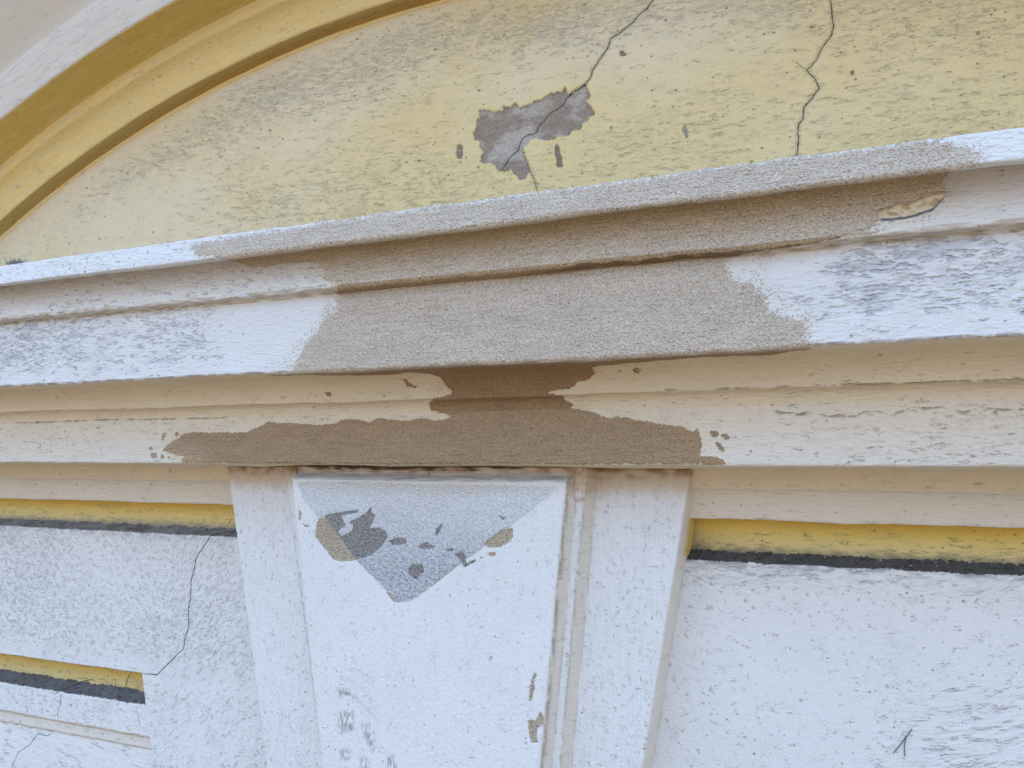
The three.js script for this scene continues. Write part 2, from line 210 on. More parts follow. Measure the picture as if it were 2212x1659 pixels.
// fresh sand and lime mortar: grains of light and dark sand
function mortar(c, x, y, r, g, b, rough) {
  const k = Math.floor(x / 0.00065), l = Math.floor(y / 0.00065), q = hash(k, l) - 0.5, n = noise(x * 620, y * 700), f = 1 + rough * (0.44 * q + 0.34 * n) + 0.10 * fbm(x * 22, y * 40, 3);
  const wg = q > 0.42 ? rough * 0.16 : 0; set(c, r * f + wg, g * f + wg, b * f + wg); const w = noise(x * 210 + 9, y * 330); if (w > 0.32) blend(c, r * 0.72, g * 0.58, b * 0.42, rough * 0.5 * sst(0.32, 0.6, w));
  return 0.00028 * n + 0.00022 * q;
}

// ------------------------------------------------------------------ ground
{
  const g = new THREE.PlaneGeometry(240, 240); g.rotateX(-Math.PI / 2); g.translate(0, -1.9, 0);
  const m = part('ground', g, new THREE.MeshStandardMaterial({ color: new THREE.Color().setRGB(0.29, 0.195, 0.105), roughness: 0.95 }), scene);
  m.userData = { kind: 'structure', label: 'sunlit sandy pavement in front of the facade' };
}
const yellowPlain = new THREE.MeshStandardMaterial({ color: new THREE.Color().setRGB(0.70, 0.56, 0.24), roughness: 0.95 });
const whitePlain = new THREE.MeshStandardMaterial({ color: new THREE.Color().setRGB(0.76, 0.75, 0.72), roughness: 0.95 });
const boxGeo = (x0, x1, y0, y1, z0, z1) => { const g = new THREE.BoxGeometry(x1 - x0, y1 - y0, z1 - z0); g.translate((x0 + x1) / 2, (y0 + y1) / 2, (z0 + z1) / 2); return g; };

// ------------------------------------------------------------------ yellow tympanum above the cornice
const AX = -0.3996, AY = -0.9648;                        // centre of the arch
{
  const t = thing('tympanum_wall', 'yellow roughcast wall panel under the arch, cracked and flaking to grey plaster', 'wall panel');
  const L = new Layer(2048, 1024, -1.34, 0.22, 0.30, 0.87);
  const big = poly(PATCH), chips = TCHIPS.map(poly), fBig = L.field([big], 0.0009), fChip = L.field(chips, 0.0004), halo = L.field([big, ...chips], 0.006), far = L.field([big, ...chips], 0.03);
  const mask = new Float32Array(L.W * L.H), seam = L.dist(TCRACK.slice(0, 3).map(poly), 0.005);
  L.paint((o, x, y, k) => {
    const c = o.c, r = Math.hypot(x - AX, y - AY), pale = sst(-0.35, 0.45, fbm(x * 3.1 + 4, y * 4.2, 3) + 0.35 * sst(-0.5, -1.0, x) - 0.3 * sst(-0.15, 0.2, x));
    set(c, lerp(0.725, 0.735, pale), lerp(0.55, 0.60, pale), lerp(0.27, 0.385, pale));
    mul(c, 1 + 0.05 * fbm(x * 40, y * 55, 3));
    const band = Math.exp(-(((r - 1.535 + 0.02 * noise(x * 6, y * 6)) / 0.035) ** 2)) * sst(-1.15, -0.9, x) * (1 - 0.5 * sst(-0.3, 0.1, x));
    const low = sst(0.10, 0, y - 0.352), clean = sst(-0.72, -0.95, x + 0.25 * (y - 0.4));
    let dens = (0.17 + 0.28 * fbm(x * 5 + 7, y * 9, 3) + 0.34 * band + 0.10 * low) * (1 - 0.85 * clean * (1 - band * 0.9)) * (1 - 0.5 * sst(0.0, 0.12, far[k]) * 0.6);
    dens *= sst(1.593, 1.57, r);
    const ay = y + 0.05 * x, f = flecks(x, ay, 80, 400, Math.min(0.8, dens)), f2 = flecks(x + 3, ay, 48, 250, Math.min(0.7, dens * 0.8));
    const fl = Math.max(f, 0.7 * f2), rk = Math.min(1, 0.10 + dens * 1.7), rl = relief(x, ay, 55, 160); blend(c, 0.40, 0.345, 0.245, 0.55 * rk * sst(0.00005, -0.0007, rl)); blend(c, 0.27, 0.235, 0.18, 0.56 * fl);
    blend(c, 0.44, 0.39, 0.29, 0.22 * band * sst(-0.3, 0.3, fbm(x * 25, y * 60, 3)));
    o.h = -0.0005 * fl + 0.00022 * fbm(x * 120, ay * 330, 3) * (0.25 + dens * 1.6) + 0.00006 * noise(x * 700, y * 700);
    o.low = 0.0009 * fbm(x * 9, y * 9, 2) + 1.5 * rl * rk;
    const gr = noise(x * 70 + 40, y * 90) + 0.5 * noise(x * 400, y * 400); if (gr > 0.62) blend(c, 0.47, 0.46, 0.10, 0.55 * sst(0.62, 0.95, gr) * sst(0.005, 0.06, far[k]));
    if (seam[k] < 0.005) { const q = sst(0.0034, 0.0006, seam[k] + 0.0016 * noise(x * 230, y * 230)); blend(c, 0.40, 0.33, 0.22, 0.32 * q); o.h -= 0.0004 * q; o.low -= 0.0003 * q; }
    const p = Math.max(pits(x, y, 0.013, 0.28, 0.0011), pits(x + 0.3, y + 0.1, 0.021, 0.3, 0.0016)); blend(c, 0.22, 0.17, 0.10, 0.7 * p); o.h -= 0.0005 * p;
    const b = Math.max(fBig[k] + (0.45 * noise(x * 420, y * 420) + 0.5 * noise(x * 190, y * 190)) * (fBig[k] * (1 - fBig[k]) * 4), fChip[k]), inn = sst(0.42, 0.58, b);
    blend(c, 0.72, 0.60, 0.16, 0.38 * sst(0.05, 0.35, halo[k]) * (1 - inn) * sst(-0.3, 0.3, noise(x * 120, y * 120)));
    mask[k] = b;
    if (inn > 0) {
      const bl = sst(-0.1, 0.5, fbm(x * 34 + 3, y * 40, 3) + 0.8 * Math.exp(-(((x + 0.325) / 0.03) ** 2) - (((y - 0.418) / 0.016) ** 2))), st = fbm(x * 60, y * 140, 3), gq = hash(Math.floor(x / 0.0007), Math.floor(y / 0.0007)) - 0.5;
      let m = 1 + 0.22 * gq + 0.22 * noise(x * 350, y * 350) + 0.15 * st;
      const dk = fBig[k] > 0.4 ? 1 : 0.85; m *= dk;
      blend(c, lerp(0.295, 0.44, bl) * m, lerp(0.225, 0.375, bl) * m, lerp(0.165, 0.305, bl) * m, inn);
      const br = sst(0.15, 0.5, noise(x * 75 + 11, y * 95)); blend(c, 0.24, 0.17, 0.12, 0.35 * br * inn);
      o.h = lerp(o.h, 0.0003 * fbm(x * 300, y * 300, 2), inn); o.low -= 0.0022 * inn;
    }
  });
  const bb = chips.map((p) => bound(p, 0.002)), bigBox = bound(big, 0.002);
  const cls = [['yellow_plaster'], ['bare_plaster', 'large ragged patch of bare grey plaster with a crack across it'], ...chips.map((_, i) => ['bare_plaster', i === 2 ? 'narrow upright chip right of the large bare patch' : i === 0 ? 'narrow upright chip left of the large bare patch' : undefined])];
  sheet({ cols: range(-1.34, 0.22, 0.0013), rows: range(0.87, 0.25, 0.0013), point: (x, y) => [x, y, 0], layer: L, parent: t, classes: cls,
    classOf: (x, y) => { if (Math.hypot(x - AX, y - AY) > 1.5955) return null; if (y < 0.3 || L.at(mask, x, y) < 0.5) return 0; for (let i = 0; i < bb.length; i++) if (inBox(bb[i], x, y) && L.at(fChip, x, y) > 0.4) return 2 + i; return inBox(bigBox, x, y) ? 1 : 0; } });
  const z = (x, y) => L.at(L.low, x, y);
  TCRACK.map(poly).forEach((p, i) => crack(p, [0.0014, 0.0008, 0.0011, 0.0005][i], z, t));
  // the wall goes on to the right, outside the frame
  sheet({ cols: range(0.22, 0.68, 0.01), rows: range(0.87, 0.25, 0.01), point: (x, y) => [x, y, 0], layer: L, coord: (x, y) => [pingpong(x, 0.22, -0.2), Math.max(y, 0.31)], parent: t, classes: [['yellow_plaster']], lift: 0, classOf: (x, y, u, v) => (Math.hypot(u - AX, v - AY) > 1.605 ? null : 0) });
  const s2 = new THREE.Shape(); s2.moveTo(-1.34, 0.25); s2.lineTo(-1.34, 0.34); s2.lineTo(-1.42, 0.27); s2.lineTo(-1.42, 0.25); part('yellow_plaster', new THREE.ShapeGeometry(s2), yellowPlain, t);
}

// ------------------------------------------------------------------ arch around the tympanum
{
  const t = thing('arch_surround', 'moulded arch of yellow rings with a white outer band, over the tympanum', 'arch');
  // [radius, z, mark]
  const prof = [[1.5915, -0.0040], [1.5925, 0.0012], [1.5945, 0.0036], [1.5965, 0.0026], [1.5985, -0.0020], [1.6030, -0.0035], [1.6080, -0.0020], [1.6090, 0.0050], [1.6070, 0.0130], [1.6005, 0.0195], [1.5997, 0.0215], [1.6015, 0.0232]];
  for (let i = 1; i <= 6; i++) prof.push([1.6010 + 0.0023 * i, 0.0230 + 0.0022 * Math.sin(i / 6 * Math.PI / 2)]);
  for (let i = 1; i <= 14; i++) { const q = i / 14 * Math.PI / 2; prof.push([1.6148 + 0.0212 * Math.sin(q), 0.0460 - 0.0208 * Math.cos(q)]); }
  for (let i = 1; i <= 4; i++) prof.push([1.6360 + 0.0034 * i, 0.0452 + 0.0030 * Math.sin(i / 4 * Math.PI / 2)]);
  const a = prof.length - 1;
  prof.push([1.6515, 0.0487], [1.6545, 0.0530], [1.6600, 0.0960], [1.6612, 0.0990]); const b = prof.length - 1;
  prof.push([1.6635, 0.1000], [1.7080, 0.1000], [1.7320, 0.0985], [1.7350, 0.0960]);
  for (let i = 1; i <= 8; i++) { const q = i / 8 * Math.PI / 2; prof.push([1.7350 + 0.022 * (1 - Math.cos(q)), 0.0960 - 0.016 * Math.sin(q)]); }
  const c = prof.length - 1; prof.push([1.775, 0.079], [2.15, 0.150]);
  const S = [0]; for (let i = 1; i < prof.length; i++) S.push(S[i - 1] + Math.hypot(prof[i][0] - prof[i - 1][0], prof[i][1] - prof[i - 1][1]));
  const at = (s) => { let i = 1; while (i < S.length - 1 && S[i] < s) i++; const q = (s - S[i - 1]) / (S[i] - S[i - 1]); return [lerp(prof[i - 1][0], prof[i][0], q), lerp(prof[i - 1][1], prof[i][1], q)]; };
  const L = new Layer(2048, 768, 1.45, 2.20, 0, 0.45);     // angle, arc length of the profile
  L.paint((o, th, s) => {
    const c4 = o.c, x = th * 1.65, streak = fbm(x * 14, s * 160, 3);
    if (s < S[b] - 0.001 + 0.0009 * noise(x * 60, 0)) {
      set(c4, 0.80, 0.575, 0.225); if (s > S[a] + 0.003) set(c4, 0.60, 0.385, 0.085); mul(c4, 1 + 0.07 * fbm(x * 9, s * 60, 3));  // underside set darker: its shade is painted into the yellow
      blend(c4, 0.66, 0.58, 0.36, 0.40 * sst(-0.2, 0.5, streak) * (s < S[a] ? 1 : 0.35));
      const f = flecks(x, s, 70, 260, 0.01 + 0.08 * sst(0, 0.5, fbm(x * 6, s * 20, 2))); blend(c4, 0.25, 0.22, 0.15, 0.6 * f);
      if (s > S[3] && s < S[9] + 0.001) blend(c4, 0.50, 0.34, 0.09, 0.55);  // groove deepened in ochre: recess shade painted in
      const p = pits(x, s, 0.011, 0.22, 0.0009); blend(c4, 0.2, 0.16, 0.1, 0.7 * p); o.h = -0.0004 * Math.max(p, f) + 0.00012 * fbm(x * 60, s * 300, 3) + 0.0002 * sst(0.25, 0.6, noise(x * 120, s * 220));
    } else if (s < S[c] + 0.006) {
      white(c4, x, s); const f = flecks(x, s, 40, 330, 0.26 + 0.2 * fbm(x * 5, s * 30, 2)); blend(c4, 0.36, 0.34, 0.33, 0.35 * f); mul(c4, 0.82, 0.71, 0.585); o.h = -0.0003 * f;  // white band, and outer face below, tinted warm: their shading painted into the colour
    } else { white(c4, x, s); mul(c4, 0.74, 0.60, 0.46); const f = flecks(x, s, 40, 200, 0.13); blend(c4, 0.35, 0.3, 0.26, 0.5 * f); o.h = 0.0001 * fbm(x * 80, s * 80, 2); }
    o.low = 0.0010 * fbm(x * 7, s * 14, 2) + 0.0005 * noise(x * 30, s * 60);
  });
  const rows = []; for (let i = 0; i < prof.length; i++) { if (i) { const n = Math.max(1, Math.round((S[i] - S[i - 1]) / (i > c ? 0.012 : 0.0025))); for (let k = 1; k < n; k++) rows.push(lerp(S[i - 1], S[i], k / n)); } rows.push(S[i]); }
  const point = (th, s) => { const [r, z] = at(s); return [AX + r * Math.cos(th), AY + r * Math.sin(th), z]; };
  const classes = [['yellow_moulding'], ['yellow_soffit', 'yellow underside of the arch, its shade painted in, between the white band and the mouldings'], ['white_band'], ['shade_tinted_outer_face']];
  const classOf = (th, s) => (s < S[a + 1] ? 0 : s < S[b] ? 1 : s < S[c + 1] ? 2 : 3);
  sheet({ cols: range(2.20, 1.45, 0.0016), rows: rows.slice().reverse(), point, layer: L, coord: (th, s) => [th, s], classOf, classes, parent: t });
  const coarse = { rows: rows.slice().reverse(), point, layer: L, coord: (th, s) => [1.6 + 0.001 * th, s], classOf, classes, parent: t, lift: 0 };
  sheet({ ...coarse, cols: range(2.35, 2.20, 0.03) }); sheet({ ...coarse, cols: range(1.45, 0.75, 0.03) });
}

// ------------------------------------------------------------------ cornice: one profile drawn along the wall
const PR = (() => {
  const pts = [[PROFILE[0][1], PROFILE[0][2]]];
  for (const p of PROFILE.slice(1)) {
    if (p[0] === 'L') { pts.push([p[1], p[2]]); continue; }
    const [y0, z0] = pts[pts.length - 1], [, , z1, cy, cz] = p, ry = Math.abs(y0 - cy);
    for (let i = 1; i <= 12; i++) { const q = i / 12 * Math.PI / 2; pts.push([cy + ry * Math.cos(q), cz + (z1 - cz) * Math.sin(q)]); }
  }
  const S = [0]; for (let i = 1; i < pts.length; i++) S.push(S[i - 1] + Math.hypot(pts[i][0] - pts[i - 1][0], pts[i][1] - pts[i - 1][1]));
  return { pts, S, at(s) { let i = 1; while (i < S.length - 1 && S[i] < s) i++; const q = Math.max(0, Math.min(1, (s - S[i - 1]) / (S[i] - S[i - 1]))); return [lerp(pts[i - 1][0], pts[i][0], q), lerp(pts[i - 1][1], pts[i][1], q)]; } };
})();
const K = KEYS, sEnd = PR.S[PR.S.length - 1];
const KL = (y) => -0.688 + 0.263 * (0.033 - y), KR = (y) => -0.1187 + 0.174 * (0.0336 - y) * -1;   // outer edges of the keystone
{
  const t = thing('cornice', 'long white moulded cornice across the facade, its middle repaired with sandy mortar', 'cornice');
  const L = new Layer(2048, 900, -1.15, 0.20, 0.200, sEnd);
  const P = poly(M_FILLET), splats = SPLATS.map(poly), fM = L.field([P], 0.0012), fS = L.field(splats, 0.0006), smear = L.field(SMEAR.map(poly), 0.002), soft = L.field([P], 0.0038), wide = L.field([P], 0.014), chip = L.field([poly(CHIP)], 0.0007), hair = L.dist(HAIR.map(poly), 0.003);
  const mask = new Float32Array(L.W * L.H);
  const [sFil, sCav0, sCav1, sCor0, sCor1, sSof0, sSof1, sCove, sRoll0, sRoll1, sFas0, sFas1] = [K[2], K[5], K[6], K[10], K[11], K[12], K[13], K[14], K[15], K[16], K[18], K[18]];
  L.paint((o, x, s, k) => {
    const c = o.c, up = s < sSof0;
    white(c, x, s); if (!up) { const z = s < K[17] ? 1 : s < K[19] ? lerp(0.8, 0.42, (s - K[17]) / (K[19] - K[17])) : s < K[22] ? 0.95 : 0.6; mul(c, 1 - 0.05 * z, 1 - 0.205 * z, 1 - 0.42 * z); } else if (s > K[5] && s < K[8]) mul(c, 0.98, 0.95, 0.91);  // lower mouldings tinted cream: warm bounce light painted into the white
    let dens = 0.10, sx = 120, sy = 420;
    if (s < K[5]) { dens = (0.18 + 0.12 * fbm(x * 20, s * 20, 2)) * (1 - 0.8 * sst(0.0, 0.1, x)); sx = 200; }
    else if (s < K[8]) { dens = (0.20 + 0.20 * fbm(x * 8, s * 40, 2)) * (1 - 0.6 * sst(-0.1, 0.05, x)); sx = 140; sy = 450; }
    else if (s >= sCor0 - 0.002 && s < sCor1) {
      const q = (s - sCor0) / (sCor1 - sCor0), lf = sst(-0.56, -0.66, x) , rt = sst(-0.03, 0.04, x + 0.02 * noise(x * 20, s * 30));
      dens = Math.max(lf * (0.42 + 0.30 * fbm(x * 6, s * 18, 3)) * (1 - 0.75 * sst(0.70, 0.95, q)), rt * (0.50 + 0.26 * fbm(x * 7, s * 20, 3)) * (1 - 0.8 * sst(0.62, 0.85, q))); sx = x > -0.3 ? 68 : 85; sy = x > -0.3 ? 340 : 380;
    } else if (s > K[17]) { dens = s < K[18] ? 0.12 + 0.20 * fbm(x * 7, s * 30, 3) + 0.08 * sst(-0.15, 0.15, x) : 0.06 + 0.08 * fbm(x * 9, s * 40, 2); sx = 105; sy = 560; }
    else if (!up) dens = 0.04 + 0.14 * fbm(x * 7, s * 40, 3);
    const f = flecks(x, s, sx, sy, dens); const rk = Math.min(0.9, dens * 1.7), rl = relief(x, s, 60, 230); blend(c, 0.42, 0.425, 0.44, 0.6 * rk * sst(0.0001, -0.0006, rl)); blend(c, 0.30, 0.30, 0.31, (up ? 0.62 : 0.45) * f); if (!up) mul(c, 1, 1 - 0.06 * f, 1 - 0.14 * f);
    o.h = -0.0005 * f + 0.0002 * fbm(x * 90, s * 420, 3) + 0.00007 * noise(x * 600, s * 600);
    if (s > sCor0 && s < sCor1) { const g = sst(0.0, 0.6, fbm(x * 16, s * 60, 3) + 0.6 * dens - 0.2) * sst(0.2, 0.5, dens); blend(c, 0.43, 0.44, 0.47, 0.5 * g); }
    const p = Math.max(pits(x, s, 0.012, 0.2, 0.0008), pits(x + 0.07, s, 0.027, 0.3, 0.0016)); blend(c, 0.28, 0.22, 0.15, 0.55 * p); o.h -= 0.0004 * p;
    // water stains beside the damp repairs
    const w = sst(0.02, 0.55, wide[k]) , damp = s > sSof0 ? 1 : 0.28; blend(c, 0.76, 0.63, 0.44, 0.8 * w * damp * sst(-0.7, 0.2, fbm(x * 40, s * 90, 2)));
    const soilShade = sst(0.15, 0.6, fbm(x * 12, s * 110, 3)); if (s > sCav0 && s < sCav1) { const q = sst(sCav1 - 0.001, sCav0 + 0.007, s); blend(c, 0.37, 0.27, 0.19, (0.66 + 0.3 * soilShade) * q + 0.12 * soilShade); }  // cavetto browner towards its top: shade painted in along with some soil
    if (s > sCav1 - 0.001 && s < sCor0 + 0.002) { const z = sst(-0.5, 0.4, noise(x * 60, s * 300)); blend(c, 0.48, 0.34, 0.20, 0.6 * z); }
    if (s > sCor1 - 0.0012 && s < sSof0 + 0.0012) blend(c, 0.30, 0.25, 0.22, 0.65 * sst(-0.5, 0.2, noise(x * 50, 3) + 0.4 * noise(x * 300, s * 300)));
    if (s > sSof1 && s < K[16]) blend(c, 0.60, 0.47, 0.32, 0.22 * sst(-0.1, 0.5, fbm(x * 18, s * 200, 3)));
    // mortar
    const fe = s < K[4] || (s > K[9] && s < K[11] - 0.002) ? soft[k] : fM[k], grain = fe === soft[k] ? 0.75 * noise(x * 560, s * 560) : 0, e = fe * (1 - fe) * 4, b0 = Math.max(fe + e * grain + e * (0.40 * noise(x * 420, s * 420) + 0.30 * noise(x * 170, s * 170) + 0.2 * noise(x * 60, s * 60)), fS[k] > 0.3 ? fS[k] * (s < K[15] ? 0.62 + 0.5 * noise(x * 300, s * 300) : 1) + 0.3 * noise(x * 420, s * 420) : 0, smear[k] * (0.35 + 0.45 * fbm(x * 120, s * 160, 3)));
    const b = b0, inn = sst(0.46, 0.54, b); mask[k] = fM[k] + fS[k];
    // loose grains sprinkled on the paint near the repair
    const sp = sst(0.20, 0.48, noise(x * 520, s * 520) * 0.75 + 0.5 * noise(x * 40, s * 50)) * sst(0.02, 0.32, wide[k]) * (up ? 0.75 : 0.35); blend(c, 0.40, 0.32, 0.23, sp);
    if (inn > 0) {
      const m = [0, 0, 0]; let q, lowMix = sst(sSof0 - 0.001, sSof0 + 0.004, s), brown = s > sCav0 - 0.003 && s < sCav1 ? sst(sCav1, sCav0, s) : (s > sCav1 && s < sCor0 + 0.001 ? 0.8 : 0);  // brown: shade of the downward-facing cavetto mortar, painted into its colour
       const lip = s > sCor1 && s < sSof0 + 0.010 ? 0.4 : 0; lowMix = Math.max(lowMix - lip, 0);
      const gx = sst(-0.62, -0.75, x + 0.1 * noise(x * 9, s * 20)) * 0.08;
      const R = lerp(lerp(0.595, 0.39, brown), 0.395, lowMix) + gx, G = lerp(lerp(0.505, 0.265, brown), 0.27, lowMix) + gx, B = lerp(lerp(0.405, 0.135, brown), 0.155, lowMix) + gx;
      q = mortar(m, x, s, R, G, B, lerp(0.78, 0.5, lowMix));
      if (s > K[11] + 0.010 && s < K[17]) mul(m, 0.86, 0.78, 0.68);  // mortar under the soffit deepened with painted-in shade
      if (s > sCav1 + 0.003 + 0.003 * noise(x * 40, 7) && s < sCor0 - 0.0015) { const z = 0.75 * sst(-0.25, -0.19, x) * sst(-0.75, -0.2, noise(x * 60, s * 200)); mul(m, 1 - 0.6 * z, 1 - 0.66 * z, 1 - 0.72 * z); }
      const stroke = fbm(x * 30, s * 330, 3); mul(m, 1 + 0.12 * stroke);
      blend(c, m[0], m[1], m[2], inn); o.h = lerp(o.h, q + 0.0002 * stroke, inn); o.low += (0.0013 + 0.0004 * noise(x * 90, s * 160)) * inn;
    }
    // flake gone: cream underneath, dark lower edge
    const ch = sst(0.45, 0.55, chip[k] + 0.2 * noise(x * 400, s * 400) * chip[k] * (1 - chip[k]) * 4);
    if (ch > 0) { blend(c, 0.74, 0.62, 0.44, ch); const g = noise(x * 160, s * 240); blend(c, 0.45, 0.28, 0.13, ch * 0.8 * sst(0.05, 0.5, g)); o.low -= 0.0026 * ch; o.h = 0.0003 * noise(x * 300, s * 300); }
    { const up1 = k - Math.round(0.0014 / L.dy) * L.W, lipd = up1 > 0 ? Math.max(0, chip[up1] - chip[k]) * sst(-0.5, 0.0, noise(x * 120, 4)) : 0; blend(c, 0.10, 0.10, 0.11, 0.9 * sst(0.15, 0.6, lipd)); }
    // hairline cracks along the bed mouldings
    const hj = hair[k] + 0.0009 * noise(x * 110, s * 130) + 0.0006 * noise(x * 420, s * 420); if (hj < 0.0009) { const q = (1 - sst(0.0001, 0.0008, hj)) * sst(-0.55, 0.1, noise(x * 45, s * 60)); blend(c, 0.30, 0.24, 0.17, 0.5 * q); o.h -= 0.0005 * q; }
    o.low += 0.0013 * fbm(x * 8, s * 10, 2) + 0.0006 * fbm(x * 45, s * 60, 2) + 1.35 * rl * rk * (1 - inn);
  });
  const rows = steps(PR.S.filter((s) => s > 0.195).map((s) => s), 0.0013), cut = K[17];
  const point = (x, s) => { const [y, z] = PR.at(s); return [x, y + 0.0008 * noise(x * 7 + 3, s * 9) + 0.0005 * noise(x * 26, s * 14 + 5), z + 0.0006 * noise(x * 8, s * 9 + 30)]; };
  const classes = [['fillet'], ['cavetto'], ['corona'], ['soffit'], ['bed_moulding'], ['fascia'], ['lower_moulding', 'moulding under the fascia, left of the keystone'], ['lower_moulding', 'moulding under the fascia, right of the keystone'], ['mortar_patch', 'pale grey sandy mortar over the middle of the upper mouldings'], ['mortar_patch', 'brown damp mortar on the lower mouldings above the keystone'], ['flaked_spot', 'cream spot where the surface flaked away, right end of the grey mortar']];
  const chipBox = bound(poly(CHIP), 0.002);
  const classOf = (x, s) => {
    const y = PR.at(s)[0];
    if (s > K[20] - 0.004 && x > KL(y) + 0.004 && x < KR(y) - 0.002) return null;
    if (inBox(chipBox, x, s) && L.at(chip, x, s) > 0.5) return 10;
    if (L.at(mask, x, s) > 0.5) return s < K[12] + 0.009 ? 8 : 9;
    return s < K[4] ? 0 : s < K[7] ? 1 : s < K[11] ? 2 : s < K[13] ? 3 : s < K[17] ? 4 : s < K[19] ? 5 : x < -0.4 ? 6 : 7;
  };
  sheet({ cols: range(-1.15, 0.20, 0.0014), rows, point, layer: L, coord: (x, s) => [x, s], classOf, classes, parent: t });
  // the same mouldings outside the frame, the top and the solid core
  const far = (x0, x1, from, span) => sheet({ cols: range(x0, x1, span / 4), rows: PR.S, point: (x, s) => [x, ...PR.at(s)], layer: L, coord: (x, s) => [pingpong(x, from, span), s], classOf: (x, s) => classOf(-1.14, s), classes: classes.map((c, i) => (i === 6 || i === 7 ? [c[0]] : c)), parent: t, lift: 0 });
  far(-2.29, -1.15, -1.15, 0.38); far(0.20, 1.3, 0.10, 0.10);
  part('top_face', boxGeo(-1.15, 0.20, 0.246, 0.2625, -0.004, 0.196), whitePlain, t);
}

